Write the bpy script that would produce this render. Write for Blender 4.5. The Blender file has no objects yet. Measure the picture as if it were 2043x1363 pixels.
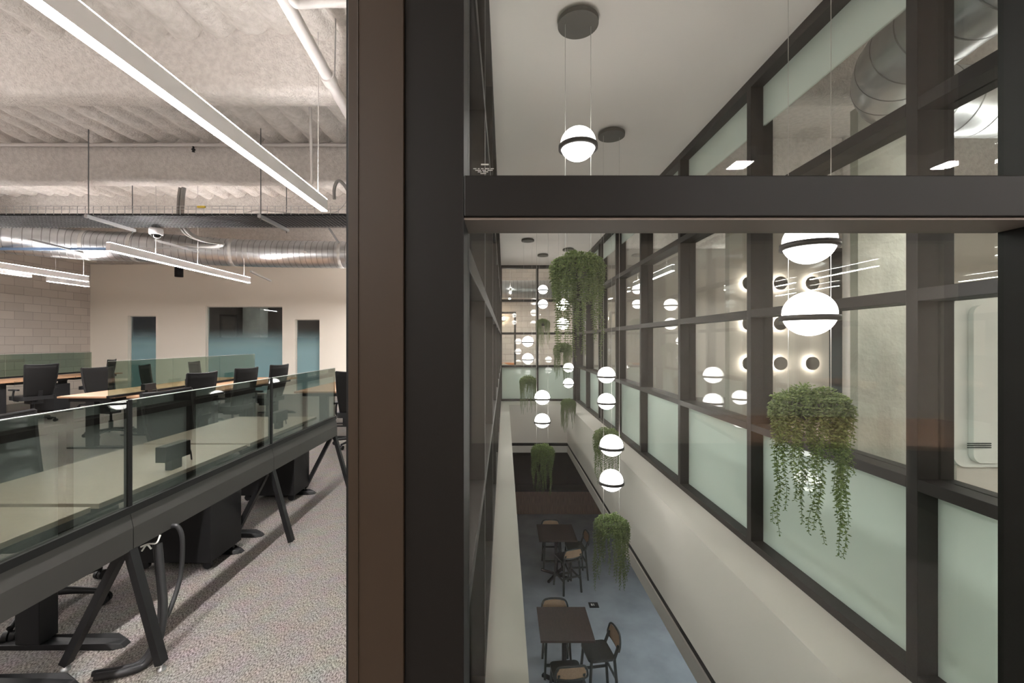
import bpy, math, random
from mathutils import Vector, Matrix, noise
R = random.Random(7)
C = bpy.context.scene.collection
H = 1.5                      # eye height above the office floor
PI = math.pi

# ------------------------------------------------------------------ materials
def newmat(name):
    m = bpy.data.materials.new(name); m.use_nodes = True
    nt = m.node_tree
    for n in list(nt.nodes): nt.nodes.remove(n)
    out = nt.nodes.new('ShaderNodeOutputMaterial')
    return m, nt, out
def pbr(name, col, rough=.6, metal=0, bump=None, mix=None, spec=.5, coat=0, trans=0):
    """bump=(scale,strength,distance,detail)  mix=(scale,col2,detail,stretch)"""
    m, nt, out = newmat(name)
    b = nt.nodes.new('ShaderNodeBsdfPrincipled')
    b.inputs['Base Color'].default_value = (*col, 1)
    b.inputs['Roughness'].default_value = rough
    b.inputs['Metallic'].default_value = metal
    b.inputs['Specular IOR Level'].default_value = spec
    if coat: b.inputs['Coat Weight'].default_value = coat
    nt.links.new(b.outputs[0], out.inputs[0])
    tc = nt.nodes.new('ShaderNodeTexCoord')
    if mix:
        mp = nt.nodes.new('ShaderNodeMapping'); nt.links.new(tc.outputs['Object'], mp.inputs[0])
        if len(mix) > 3: mp.inputs['Scale'].default_value = mix[3]
        n = nt.nodes.new('ShaderNodeTexNoise'); n.inputs['Scale'].default_value = mix[0]; n.inputs['Detail'].default_value = mix[2]
        nt.links.new(mp.outputs[0], n.inputs['Vector'])
        rp = nt.nodes.new('ShaderNodeValToRGB'); rp.color_ramp.elements[0].position = .35; rp.color_ramp.elements[1].position = .65
        rp.color_ramp.elements[0].color = (*col, 1); rp.color_ramp.elements[1].color = (*mix[1], 1)
        nt.links.new(n.outputs['Fac'], rp.inputs[0]); nt.links.new(rp.outputs[0], b.inputs['Base Color'])
    if bump:
        n = nt.nodes.new('ShaderNodeTexNoise'); n.inputs['Scale'].default_value = bump[0]; n.inputs['Detail'].default_value = bump[3]
        nt.links.new(tc.outputs['Object'], n.inputs['Vector'])
        bp = nt.nodes.new('ShaderNodeBump'); bp.inputs['Strength'].default_value = bump[1]; bp.inputs['Distance'].default_value = bump[2]
        nt.links.new(n.outputs['Fac'], bp.inputs['Height']); nt.links.new(bp.outputs[0], b.inputs['Normal'])
    return m
def emit(name, col, s):
    m, nt, out = newmat(name); e = nt.nodes.new('ShaderNodeEmission')
    e.inputs[0].default_value = (*col, 1); e.inputs[1].default_value = s
    nt.links.new(e.outputs[0], out.inputs[0]); return m
def glass(name, tint, f0=.045, rough=0.0, frost=0, fcol=(.6, .7, .66), gradient=None):
    """thin pane: a tinted see-through with a mirror coat that rises at grazing angles; frost mixes in a translucent film"""
    m, nt, out = newmat(name)
    lw = nt.nodes.new('ShaderNodeLayerWeight'); lw.inputs['Blend'].default_value = .5
    pw = nt.nodes.new('ShaderNodeMath'); pw.operation = 'POWER'; pw.inputs[1].default_value = 5
    nt.links.new(lw.outputs['Facing'], pw.inputs[0])
    ma = nt.nodes.new('ShaderNodeMath'); ma.operation = 'MULTIPLY_ADD'; ma.inputs[1].default_value = .85; ma.inputs[2].default_value = f0
    nt.links.new(pw.outputs[0], ma.inputs[0])
    tr = nt.nodes.new('ShaderNodeBsdfTransparent'); tr.inputs[0].default_value = (*tint, 1)
    base = tr.outputs[0]
    if frost or gradient:
        df = nt.nodes.new('ShaderNodeBsdfDiffuse'); df.inputs[0].default_value = (*fcol, 1)
        tl = nt.nodes.new('ShaderNodeBsdfTranslucent'); tl.inputs[0].default_value = (*fcol, 1)
        mx = nt.nodes.new('ShaderNodeMixShader'); mx.inputs[0].default_value = .5
        nt.links.new(df.outputs[0], mx.inputs[1]); nt.links.new(tl.outputs[0], mx.inputs[2])
        m2 = nt.nodes.new('ShaderNodeMixShader'); m2.inputs[0].default_value = frost
        nt.links.new(base, m2.inputs[1]); nt.links.new(mx.outputs[0], m2.inputs[2])
        if gradient:
            g = nt.nodes.new('ShaderNodeNewGeometry'); sx = nt.nodes.new('ShaderNodeSeparateXYZ')
            nt.links.new(g.outputs['Position'], sx.inputs[0])
            mr = nt.nodes.new('ShaderNodeMapRange'); mr.inputs['From Min'].default_value = gradient[0]; mr.inputs['From Max'].default_value = gradient[1]
            mr.inputs['To Min'].default_value = gradient[2]; mr.inputs['To Max'].default_value = 0
            mr.interpolation_type = 'SMOOTHSTEP'
            nt.links.new(sx.outputs['Z'], mr.inputs['Value']); nt.links.new(mr.outputs[0], m2.inputs[0])
        base = m2.outputs[0]
    gl = nt.nodes.new('ShaderNodeBsdfGlossy'); gl.inputs['Roughness'].default_value = rough
    mix = nt.nodes.new('ShaderNodeMixShader')
    nt.links.new(ma.outputs[0], mix.inputs[0]); nt.links.new(base, mix.inputs[1]); nt.links.new(gl.outputs[0], mix.inputs[2])
    nt.links.new(mix.outputs[0], out.inputs[0]); return m
def block_mat():
    m, nt, out = newmat('painted_block')
    b = nt.nodes.new('ShaderNodeBsdfPrincipled'); b.inputs['Roughness'].default_value = .8
    g = nt.nodes.new('ShaderNodeTexCoord'); sx = nt.nodes.new('ShaderNodeSeparateXYZ'); cx = nt.nodes.new('ShaderNodeCombineXYZ')
    nt.links.new(g.outputs['Object'], sx.inputs[0])
    ad = nt.nodes.new('ShaderNodeMath'); nt.links.new(sx.outputs['X'], ad.inputs[0]); nt.links.new(sx.outputs['Y'], ad.inputs[1])
    nt.links.new(ad.outputs[0], cx.inputs['X']); nt.links.new(sx.outputs['Z'], cx.inputs['Y'])
    br = nt.nodes.new('ShaderNodeTexBrick'); br.inputs['Scale'].default_value = 1; br.inputs['Brick Width'].default_value = .406
    br.inputs['Row Height'].default_value = .203; br.inputs['Mortar Size'].default_value = .006
    br.inputs['Color1'].default_value = (.60, .53, .475, 1); br.inputs['Color2'].default_value = (.51, .45, .405, 1); br.inputs['Mortar'].default_value = (.38, .335, .30, 1)
    nt.links.new(cx.outputs[0], br.inputs['Vector']); nt.links.new(br.outputs['Color'], b.inputs['Base Color'])
    bp = nt.nodes.new('ShaderNodeBump'); bp.inputs['Strength'].default_value = .5; bp.inputs['Distance'].default_value = .01; bp.invert = True
    nt.links.new(br.outputs['Fac'], bp.inputs['Height']); nt.links.new(bp.outputs[0], b.inputs['Normal'])
    nt.links.new(b.outputs[0], out.inputs[0]); return m
def carpet_mat():
    m, nt, out = newmat('loop_carpet')
    b = nt.nodes.new('ShaderNodeBsdfPrincipled'); b.inputs['Roughness'].default_value = .95; b.inputs['Specular IOR Level'].default_value = .1
    tc = nt.nodes.new('ShaderNodeTexCoord'); mp = nt.nodes.new('ShaderNodeMapping'); mp.inputs['Scale'].default_value = (1, .5, 1); mp.inputs['Rotation'].default_value = (0, 0, .5)
    nt.links.new(tc.outputs['Object'], mp.inputs[0])
    n = nt.nodes.new('ShaderNodeTexNoise'); n.inputs['Scale'].default_value = 170; n.inputs['Detail'].default_value = 3
    nt.links.new(mp.outputs[0], n.inputs['Vector'])
    n2 = nt.nodes.new('ShaderNodeTexNoise'); n2.inputs['Scale'].default_value = 9; nt.links.new(tc.outputs['Object'], n2.inputs['Vector'])
    rp = nt.nodes.new('ShaderNodeValToRGB'); e = rp.color_ramp.elements
    e[0].position = .36; e[0].color = (.085, .074, .067, 1); e[1].position = .64; e[1].color = (.36, .33, .31, 1)
    nt.links.new(n.outputs['Fac'], rp.inputs[0])
    mx = nt.nodes.new('ShaderNodeMix'); mx.data_type = 'RGBA'; mx.blend_type = 'MULTIPLY'; mx.inputs[0].default_value = .25
    nt.links.new(rp.outputs[0], mx.inputs[6]); nt.links.new(n2.outputs['Color'], mx.inputs[7])
    nt.links.new(mx.outputs[2], b.inputs['Base Color'])
    bp = nt.nodes.new('ShaderNodeBump'); bp.inputs['Strength'].default_value = .6; bp.inputs['Distance'].default_value = .004
    nt.links.new(n.outputs['Fac'], bp.inputs['Height']); nt.links.new(bp.outputs[0], b.inputs['Normal'])
    nt.links.new(b.outputs[0], out.inputs[0]); return m

BRONZE = pbr('bronze_frame', (.017, .0135, .0118), .5, 0, spec=.35, bump=(300, .08, .001, 2))
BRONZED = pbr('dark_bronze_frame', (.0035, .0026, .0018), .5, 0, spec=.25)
WHITE = pbr('white_paint', (.58, .545, .505), .75, bump=(60, .05, .002, 3))
CEIL = pbr('ceiling_paint', (.76, .71, .68), .8)
OFFW = pbr('office_wall_paint', (.82, .755, .67), .75, bump=(40, .04, .002, 3))
SPRAY = pbr('sprayed_fireproofing', (.62, .58, .545), .95, bump=(38, .9, .02, 8), mix=(14, (.52, .485, .45), 6))
SPRAYD = pbr('sprayed_beam', (.60, .56, .525), .95, bump=(50, .9, .02, 8), mix=(20, (.50, .465, .435), 6))
CARPET = carpet_mat(); BLOCK = block_mat()
CONC = pbr('polished_concrete', (.24, .26, .285), .32, bump=(12, .05, .01, 5), mix=(2.2, (.33, .355, .38), 8))
ROUGHC = pbr('bare_concrete', (.42, .42, .37), .85, bump=(20, .5, .02, 8), mix=(3, (.55, .54, .48), 8))
BLACK = pbr('black_powder_coat', (.006, .006, .0065), .5, spec=.3)
BLACKP = pbr('black_plastic', (.009, .009, .010), .5, spec=.35)
GREY = pbr('charcoal_panel', (.046, .044, .042), .5, bump=(200, .05, .001, 2))
MESHF = pbr('black_mesh_fabric', (.010, .0095, .0095), .85, spec=.2, bump=(500, .3, .001, 1))
WOOD = pbr('oak_laminate', (.42, .245, .145), .45, mix=(6, (.36, .20, .115), 6, (1, 12, 1)))
DESKW = pbr('pale_laminate', (.31, .265, .21), .4, mix=(5, (.27, .225, .18), 6, (1, 12, 1)))
DWOOD = pbr('dark_stained_wood', (.045, .026, .02), .38, mix=(8, (.03, .018, .014), 6, (10, 1, 1)))
MWOOD = pbr('brown_wood_panel', (.30, .17, .11), .5, mix=(6, (.17, .095, .06), 6, (12, 12, .6)))
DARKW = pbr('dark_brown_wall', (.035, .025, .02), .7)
CANE = pbr('woven_cane', (.50, .33, .20), .7, bump=(300, .5, .002, 1), mix=(250, (.25, .15, .08), 1))
STEEL = pbr('galvanised_steel', (.50, .51, .52), .3, .95, bump=(5, .04, .02, 2), mix=(7, (.42, .43, .44), 5))
WIRE = pbr('zinc_wire', (.42, .42, .42), .4, .8)
DWIRE = pbr('dark_wire_basket', (.16, .165, .17), .45, .7)
PIPEW = pbr('white_painted_pipe', (.50, .47, .45), .5)
FIXW = pbr('white_aluminium', (.80, .77, .77), .45)
CANOPY = pbr('dark_canopy', (.085, .078, .068), .6)
RING = pbr('dark_ring', (.04, .035, .035), .45, .3)
CORDM = pbr('pale_cord', (.5, .48, .46), .6)
CABLE = pbr('black_cable', (.02, .02, .022), .5)
GREEN = pbr('leaf_green', (.055, .09, .025), .6, spec=.3, mix=(60, (.18, .24, .075), 3))
GREEND = pbr('stem_green', (.12, .17, .06), .7)
POTM = pbr('dark_planter', (.05, .05, .045), .6)
ORANGE = pbr('orange_leather', (.62, .23, .07), .5)
CUSH = pbr('cream_fabric', (.62, .55, .46), .9)
BLUEF = pbr('blue_film_steel', (.22, .33, .52), .3, .6)
APPL = pbr('white_enamel', (.70, .72, .70), .35)
YELLOW = pbr('yellow_tag', (.7, .5, .05), .5)
REDP = pbr('white_mark', (.75, .75, .72), .5)
TILEW = pbr('kerb_white', (.75, .74, .70), .8)

PANE = glass('clear_pane', (.955, .97, .955), .05)
PANEN = glass('near_pane', (.955, .965, .95), .030)
FROST = glass('frosted_pane', (.85, .92, .89), .04, frost=.80, fcol=(.68, .76, .715))
FROSTT = glass('frosted_top_pane', (.85, .92, .89), .04, frost=.75, fcol=(.70, .76, .72))
SCREEN = glass('smoked_screen', (.56, .585, .55), .09)
SCREENG = glass('green_screen', (.60, .68, .62), .05)
GRADG = glass('gradient_film_pane', (.62, .66, .66), .05, fcol=(.42, .62, .66), gradient=(1.15, 1.9, .92))
GLOBE = emit('opal_globe', (1, .96, .93), 3.9)
STRIP = emit('led_strip', (1, .965, .94), 57)
STRIPU = emit('led_strip_up', (1, .96, .94), 23)
GLOW = emit('sconce_glow', (1, .90, .80), 75)
WARM = emit('warm_bulb', (1, .8, .55), 14)
COOLP = emit('cool_ceiling_panel', (.88, .95, 1), 5)

# ------------------------------------------------------------------ mesh builder
class MB:
    def __init__(s): s.v = []; s.f = []; s.sm = []
    def add(s, vs, fs, smooth=False):
        o = len(s.v); s.v += [tuple(p) for p in vs]
        s.f += [tuple(i + o for i in f) for f in fs]; s.sm += [smooth] * len(fs); return s
    def box(s, x0, x1, y0, y1, z0, z1):
        if x0 > x1: x0, x1 = x1, x0
        if y0 > y1: y0, y1 = y1, y0
        if z0 > z1: z0, z1 = z1, z0
        return s.add([(x0,y0,z0),(x1,y0,z0),(x1,y1,z0),(x0,y1,z0),(x0,y0,z1),(x1,y0,z1),(x1,y1,z1),(x0,y1,z1)],
              [(0,3,2,1),(4,5,6,7),(0,1,5,4),(1,2,6,5),(2,3,7,6),(3,0,4,7)])
    def rbox(s, x0, x1, y0, y1, z0, z1, r=.02, axis='z', n=5):
        """box with four rounded edges along one axis"""
        if axis == 'z': a0, a1, b0, b1, c0, c1 = x0, x1, y0, y1, z0, z1; f = lambda a, b, c: (a, b, c)
        elif axis == 'y': a0, a1, b0, b1, c0, c1 = z0, z1, x0, x1, y0, y1; f = lambda a, b, c: (b, c, a)
        else: a0, a1, b0, b1, c0, c1 = y0, y1, z0, z1, x0, x1; f = lambda a, b, c: (c, a, b)
        pr = []
        for cx, cy, st in ((a1-r, b1-r, 0), (a0+r, b1-r, 1), (a0+r, b0+r, 2), (a1-r, b0+r, 3)):
            for k in range(n+1):
                t = (st + k/n) * PI/2; pr.append((cx + r*math.cos(t), cy + r*math.sin(t)))
        N = len(pr)
        vs = [f(a, b, c0) for a, b in pr] + [f(a, b, c1) for a, b in pr]
        s.add(vs, [(i, (i+1) % N, N+(i+1) % N, N+i) for i in range(N)], True)
        s.add([f(a, b, c0) for a, b in pr], [tuple(reversed(range(N)))]); s.add([f(a, b, c1) for a, b in pr], [tuple(range(N))])
        return s
    def bar(s, p, q, w, d=None, up=(0, 0, 1)):
        p, q = Vector(p), Vector(q); d = d or w; t = (q-p).normalized(); u = Vector(up)
        if abs(t.dot(u)) > .95: u = Vector((0, 1, 0))
        a = t.cross(u).normalized(); b = a.cross(t)
        vs = [e + a*(w/2*i) + b*(d/2*j) for e in (p, q) for i, j in ((-1,-1),(1,-1),(1,1),(-1,1))]
        return s.add(vs, [(0,1,2,3),(7,6,5,4),(0,4,5,1),(1,5,6,2),(2,6,7,3),(3,7,4,0)])
    def tube(s, pts, r, n=10, cap=True, rs=None):
        pts = [Vector(p) for p in pts]; rings = []; prev = None
        for i, p in enumerate(pts):
            t = (pts[min(i+1, len(pts)-1)] - pts[max(i-1, 0)]).normalized()
            if prev is None:
                u = Vector((0, 0, 1)) if abs(t.z) < .9 else Vector((0, 1, 0)); a = t.cross(u).normalized()
            else: a = (prev - t*prev.dot(t)).normalized()
            prev = a; b = t.cross(a); rr = rs[i] if rs else r
            rings.append([p + (a*math.cos(2*PI*k/n) + b*math.sin(2*PI*k/n))*rr for k in range(n)])
        vs = [v for g in rings for v in g]
        fs = [(i*n+k, i*n+(k+1) % n, (i+1)*n+(k+1) % n, (i+1)*n+k) for i in range(len(pts)-1) for k in range(n)]
        s.add(vs, fs, True)
        if cap: s.add(rings[0], [tuple(reversed(range(n)))]); s.add(rings[-1], [tuple(range(n))])
        return s
    def lathe(s, prof, c=(0, 0, 0), n=28, smooth=True):
        """prof: list of (r, z), revolved about z"""
        vs = []; fs = []
        for r, z in prof: vs += [(c[0]+max(r, 1e-5)*math.cos(2*PI*k/n), c[1]+max(r, 1e-5)*math.sin(2*PI*k/n), c[2]+z) for k in range(n)]
        for i in range(len(prof)-1): fs += [(i*n+k, i*n+(k+1) % n, (i+1)*n+(k+1) % n, (i+1)*n+k) for k in range(n)]
        return s.add(vs, fs, smooth)
    def build(s, name, mat, parent=None, loc=None, bevel=0):
        me = bpy.data.meshes.new(name); me.from_pydata(s.v, [], s.f); me.polygons.foreach_set('use_smooth', s.sm); me.update()
        me.materials.append(mat); o = bpy.data.objects.new(name, me); C.objects.link(o)
        if parent: o.parent = parent
        if loc: o.location = loc
        if bevel:
            b = o.modifiers.new('b', 'BEVEL'); b.width = bevel; b.segments = 2; b.limit_method = 'ANGLE'
        return o
def smooth_path(pts, per=6):
    P = [Vector(p) for p in pts]; P = [P[0]*2-P[1]] + P + [P[-1]*2-P[-2]]; out = []
    for i in range(1, len(P)-2):
        for k in range(per):
            t = k/per; a, b, c, d = P[i-1:i+3]
            out.append(.5*((2*b) + (c-a)*t + (2*a-5*b+4*c-d)*t*t + (3*b-a-3*c+d)*t**3))
    return out + [P[-2]]
def empty(name, loc=(0, 0, 0), rz=0):
    o = bpy.data.objects.new(name, None); C.objects.link(o); o.location = loc; o.rotation_euler = (0, 0, rz); o.empty_display_size = .1; return o
def tag(o, label, cat, group=None):
    o['label'] = label; o['category'] = cat
    if group: o['group'] = group
    return o
def struct(o): o['kind'] = 'structure'; return o
def copy_tree(o, parent=None):
    c = o.copy(); C.objects.link(c); c.parent = parent
    for ch in [x for x in KIDS.get(o, [])]: copy_tree(ch, c)
    return c
KIDS = {}
def learn(root):
    def rec(o):
        KIDS[o] = [x for x in C.objects if x.parent == o]
        for x in KIDS[o]: rec(x)
    rec(root)

# ------------------------------------------------------------------ camera
cd = bpy.data.cameras.new('camera'); cam = bpy.data.objects.new('camera', cd); C.objects.link(cam)
cam.location = (0, 0, H); cam.rotation_euler = (PI/2, 0, 0)
cd.sensor_width = 36; cd.lens = 860/2043*36; cd.shift_x = 15/2043; cd.clip_start = .05
bpy.context.scene.camera = cam

# ------------------------------------------------------------------ setting
XL, XR = -.085, 1.79            # void side faces of the two long glazed walls
YN, YF = .604, 10.84            # near and far glazing
DECK = 4.25
def S(name, mb, mat, **k): return struct(mb.build(name, mat, **k))
f = MB()
f.box(-11.8, XL-.16, -5, 12.28, -.12, 0)
f.box(XL-.16, 8, -5, YN, -.12, 0); f.box(XR+.16, 8, YN, 16, -.12, 0); f.box(XL-.16, XR+.16, 11.0, 16, -.12, 0)
S('floor', f, CARPET)
S('wall_left', MB().box(-11.95, -11.8, -5, 12.43, 0, 4.9), BLOCK)
S('wall_rear', MB().box(-11.8, 8.15, -5.15, -5, 0, 4.9), OFFW)
S('wall_right', MB().box(8, 8.15, -5, 16, 0, 4.9), OFFW)
# office back wall with three openings
wy0, wy1 = 12.28, 12.43
ops = [(-10.73, -9.93, 2.23), (-8.52, -6.33, 2.5), (-5.97, -5.27, 2.13)]
b = MB(); x = -11.8
for x0, x1, zt in ops:
    b.box(x, x0, wy0, wy1, 0, DECK); b.box(x0, x1, wy0, wy1, zt, DECK); x = x1
b.box(x, XL-.16, wy0, wy1, 0, DECK)
S('wall_back', b, OFFW)
for i, (x0, x1, zt) in enumerate(ops):
    w = struct(empty('window_%d' % (i+1), ((x0+x1)/2, wy0+.1, 0)))
    hw = (x1-x0)/2; fr = MB()
    fr.box(-hw, -hw+.02, -.02, .04, 0, zt).box(hw-.02, hw, -.02, .04, 0, zt).box(-hw, hw, -.02, .04, zt-.02, zt).box(-hw, hw, -.02, .04, 0, .03)
    fr.build('window_frame', WHITE, w)
    MB().box(-hw+.02, hw-.02, 0, .012, .03, zt-.02).build('pane', GRADG, w)
# rooms behind the back wall
b = MB().box(-11.8, -2.6, 15.6, 15.7, 0, DECK).box(-9.35, -9.25, 12.43, 15.6, 0, DECK).box(-6.2, -6.1, 12.43, 15.6, 0, DECK)
S('wall_back_rooms', b, DARKW)
S('floor_back_rooms', MB().box(-11.8, XL-.16, 12.28, 16, -.12, 0), CARPET)
S('ceiling_back_rooms', MB().box(-11.8, -2.5, 12.43, 15.7, DECK, DECK+.1).box(-2.5, XL-.16, 12.43, 16, DECK, DECK+.1), SPRAYD)
c = MB().box(-9.05, -8.45, 14.9, 15.4, 0, DECK).build('column', ROUGHC)
tag(c, 'rough pale concrete column seen through the large office window', 'column')
c = empty('room_door', (-9.0, 13.7, 0)); 
MB().box(-.06, 0, 0, .05, 0, 2.3).box(.44, .5, 0, .05, 0, 2.3).box(-.06, .5, 0, .05, 2.3, 2.36).build('door_frame', BLACK, c)
MB().box(0, .44, .01, .035, 0, 2.3).build('pane', PANE, c)
tag(c, 'dark framed glass door inside the room behind the large office window', 'door')

# sprayed deck with soft ribs along Y, office side
def deck(name, x0, x1, y0, y1, dx=.028, dy=.10, amp=.13):
    nx, ny = int((x1-x0)/dx), int((y1-y0)/dy); vs = []; fs = []
    for j in range(ny+1):
        yy = y0 + (y1-y0)*j/ny
        for i in range(nx+1):
            xx = x0 + (x1-x0)*i/nx
            wob = noise.noise(Vector((xx*.8, yy*.7, 3)))*.05
            ph = ((xx+wob)/.295) % 1
            h = abs(math.sin(PI*ph**1.25))**.55
            nz = noise.noise(Vector((xx*6, yy*6, 0)))*.022 + noise.noise(Vector((xx*17, yy*17, 5)))*.012
            vs.append((xx, yy, DECK - amp*h*(.75+.5*noise.noise(Vector((xx*1.2, yy*.8, 9)))) + nz))
    for j in range(ny):
        for i in range(nx): a = j*(nx+1)+i; fs.append((a, a+nx+1, a+nx+2, a+1))
    return S(name, MB().add(vs, fs, True).box(x0, x1, y0, y1, DECK+.1, DECK+.2), SPRAY)
deck('ceiling', -11.8, XL-.16, -5, 12.28)
S('ceiling_right', MB().box(XR+.16, 8, -5, 16, DECK, DECK+.12).box(XL-.16, XR+.16, -5, YN, DECK, DECK+.12).box(XL-.16, XR+.16, YF+.16, 16, DECK, DECK+.12), SPRAYD)
def beam(name, x0, x1, ya, yb, zb=3.7, seg=.06):
    """rounded sprayed beam running along X"""
    prof = []; r = .07
    prof.append((ya-.05, DECK+.02)); prof.append((ya-.015, 4.05)); prof.append((ya, 3.9)); prof.append((ya, zb+r))
    for k in range(1, 5): t = k/4*PI/2; prof.append((ya+r-r*math.cos(t), zb+r-r*math.sin(t)))
    for k in range(1, 5): t = k/4*PI/2; prof.append((yb-r+r*math.sin(t), zb+r-r*math.cos(t)))
    prof += [(yb, 3.9), (yb+.015, 4.05), (yb+.05, DECK+.02)]
    n = int((x1-x0)/seg); m = len(prof); vs = []; fs = []
    for i in range(n+1):
        xx = x0+(x1-x0)*i/n
        for j, (y, z) in enumerate(prof):
            a = noise.noise(Vector((xx*3, y*4, z*4)))*.02 + noise.noise(Vector((xx*9, y*9, z*9)))*.016
            vs.append((xx, y+a, z+a*.7+.015*noise.noise(Vector((xx*1.3, y, 2)))))
    for i in range(n):
        for j in range(m-1): a = i*m+j; fs.append((a, a+1, a+m+1, a+m))
    o = MB().add(vs, fs, True).build(name, SPRAYD); return struct(o)
for k in range(-2, 5):
    y0 = 3.81 + 2.07*k
    beam('ceiling_beam', -11.8, XL-.16, y0, y0+.27)
    if y0 > .9: beam('ceiling_beam', XR+.16, 8, y0, y0+.27, seg=.12)
S('ceiling_edge_beam', MB().box(-11.8, -11.45, -5, 12.28, 3.72, DECK), OFFW)
# bulkheads above the glazing and the smooth ceiling over the void
b = MB().box(XL-.16, XL, YN, YF, 3.42, DECK).box(XR, XR+.16, YN, YF+.16, 3.42, DECK)
b.box(XL, XR, YN, YN+.16, 3.42, DECK).box(XL-.16, XR, YF, YF+.16, 3.42, DECK)
S('wall_bulkhead', b, WHITE)
S('ceiling_void', MB().box(XL, XR, YN+.16, YF, 3.42, 3.5), CEIL)
# upstands below the glazing, with the black reveal
zl0, zl1, zb = -.90, -.975, -1.13
S('wall_void_right', MB().box(1.485, XR+.16, YN, 11.0, zl0, 0).box(1.485, XR+.16, YN, 11.0, zb, zl1), WHITE)
S('trim_1', MB().box(1.50, XR+.16, YN, 11.0, zl1, zl0), BLACK)
S('wall_void_left', MB().box(XL-.16, .108, YN, 11.0, zb, 0), WHITE)
S('wall_void_far', MB().box(.108, 1.485, 10.2, 11.0, zl0, 0).box(.108, 1.485, 10.2, 11.0, zb, zl1), WHITE)
S('trim_2', MB().box(.108, 1.50, 10.22, 11.0, zl1, zl0), BLACK)
S('wall_void_near', MB().box(.108, 1.485, YN, .95, zb, 0), WHITE)
# lower storey
ZL = -3.53
S('floor_lower', MB().box(-4, 6, -1, 14, ZL-.1, ZL), CONC)
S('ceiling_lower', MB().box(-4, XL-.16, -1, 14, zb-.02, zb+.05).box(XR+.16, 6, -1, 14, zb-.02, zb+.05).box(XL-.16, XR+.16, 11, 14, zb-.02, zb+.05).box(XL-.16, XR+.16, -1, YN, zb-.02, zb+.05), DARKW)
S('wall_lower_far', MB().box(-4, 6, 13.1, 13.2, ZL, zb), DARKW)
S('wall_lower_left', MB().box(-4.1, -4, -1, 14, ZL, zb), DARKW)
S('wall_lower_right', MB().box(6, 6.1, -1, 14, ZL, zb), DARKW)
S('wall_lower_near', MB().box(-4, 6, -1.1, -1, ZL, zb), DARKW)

# ------------------------------------------------------------------ glazed walls
T = [(0, .05, -1), (.85, .902, 0), (1.675, 1.73, 0), (2.504, 2.561, 0), (3.35, 3.42, 0)]   # sill, three transoms, head
MY = [1.868 + 1.262*k for k in range(8)]                 # mullion far..near edges of the long walls
NW = [3]
def glazed_bay_y(xa, xb, xg, y0, y1, mull, frosted):
    """a bay of a wall running along Y: frame members y0..y1, a mullion at y1"""
    NW[0] += 1
    w = struct(empty('window_%d' % NW[0], ((xa+xb)/2, y0, 0)))
    cx = (xa+xb)/2; fr = MB()
    for z0, z1, _ in T: fr.box(xa-cx, xb-cx, 0, y1-y0, z0, z1)
    fr.build('window_frame', BRONZE, w, bevel=.002)
    if mull: MB().box(xa-cx, xb-cx, y1-y0, y1-y0+.055, 0, 3.42).build('mullion', BRONZE, w, bevel=.002)
    for i in range(4):
        z0, z1 = T[i][1], T[i+1][0]; g = xg-cx
        if i == 0: MB().box(g-.006, g+.006, 0, y1-y0, z0, z1).build('frosted_pane' if frosted else 'pane', FROST if frosted else PANE, w)
        elif i == 3 and frosted:
            MB().box(g-.006, g+.006, 0, y1-y0, z0, 3.065).build('pane', PANE, w)
            MB().box(g-.006, g+.006, 0, y1-y0, 3.065, z1).build('frosted_strip', FROSTT, w)
        else: MB().box(g-.006, g+.006, 0, y1-y0, z0, z1).build('pane', PANE, w)
edges = [YN+.08] + MY + [YF]
for k in range(len(edges)-1):
    y0 = edges[k] + (.055 if k else 0); y1 = edges[k+1]
    last = k == len(edges)-2
    glazed_bay_y(XR, XR+.16, XR+.095, y0, y1, not last, True)
    glazed_bay_y(XL-.16, XL, XL-.095, y0, y1, not last, True)
def glazed_bay_x(ya, yb, yg, x0, x1, mat, zlist=T, pname='pane', frost=True, fmat=BRONZE):
    NW[0] += 1
    w = struct(empty('window_%d' % NW[0], (x0, ya, 0))); fr = MB()
    for z0, z1, _ in zlist: fr.box(0, x1-x0, 0, yb-ya, z0, z1)
    fr.build('window_frame', fmat, w, bevel=.002)
    for i in range(len(zlist)-1):
        fz = frost and i == 0
        MB().box(0, x1-x0, yg-ya-.006, yg-ya+.006, zlist[i][1], zlist[i+1][0]).build('frosted_pane' if fz else 'pane', FROST if fz else mat, w)
    return w
# far glazing
S('trim_3', MB().box(XL, XL+.02, YF, YF+.16, 0, 3.42).box(.80, .855, YF, YF+.16, 0, 3.42).box(1.735, XR, YF, YF+.16, 0, 3.42).box(XL-.16, XL, YF, YF+.16, 0, 3.42).box(XR, XR+.16, YF, YF+.16, 0, 3.42), BRONZE)
glazed_bay_x(YF, YF+.16, YF+.08, XL+.02, .80, PANE); glazed_bay_x(YF, YF+.16, YF+.08, .855, 1.735, PANE)
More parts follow.
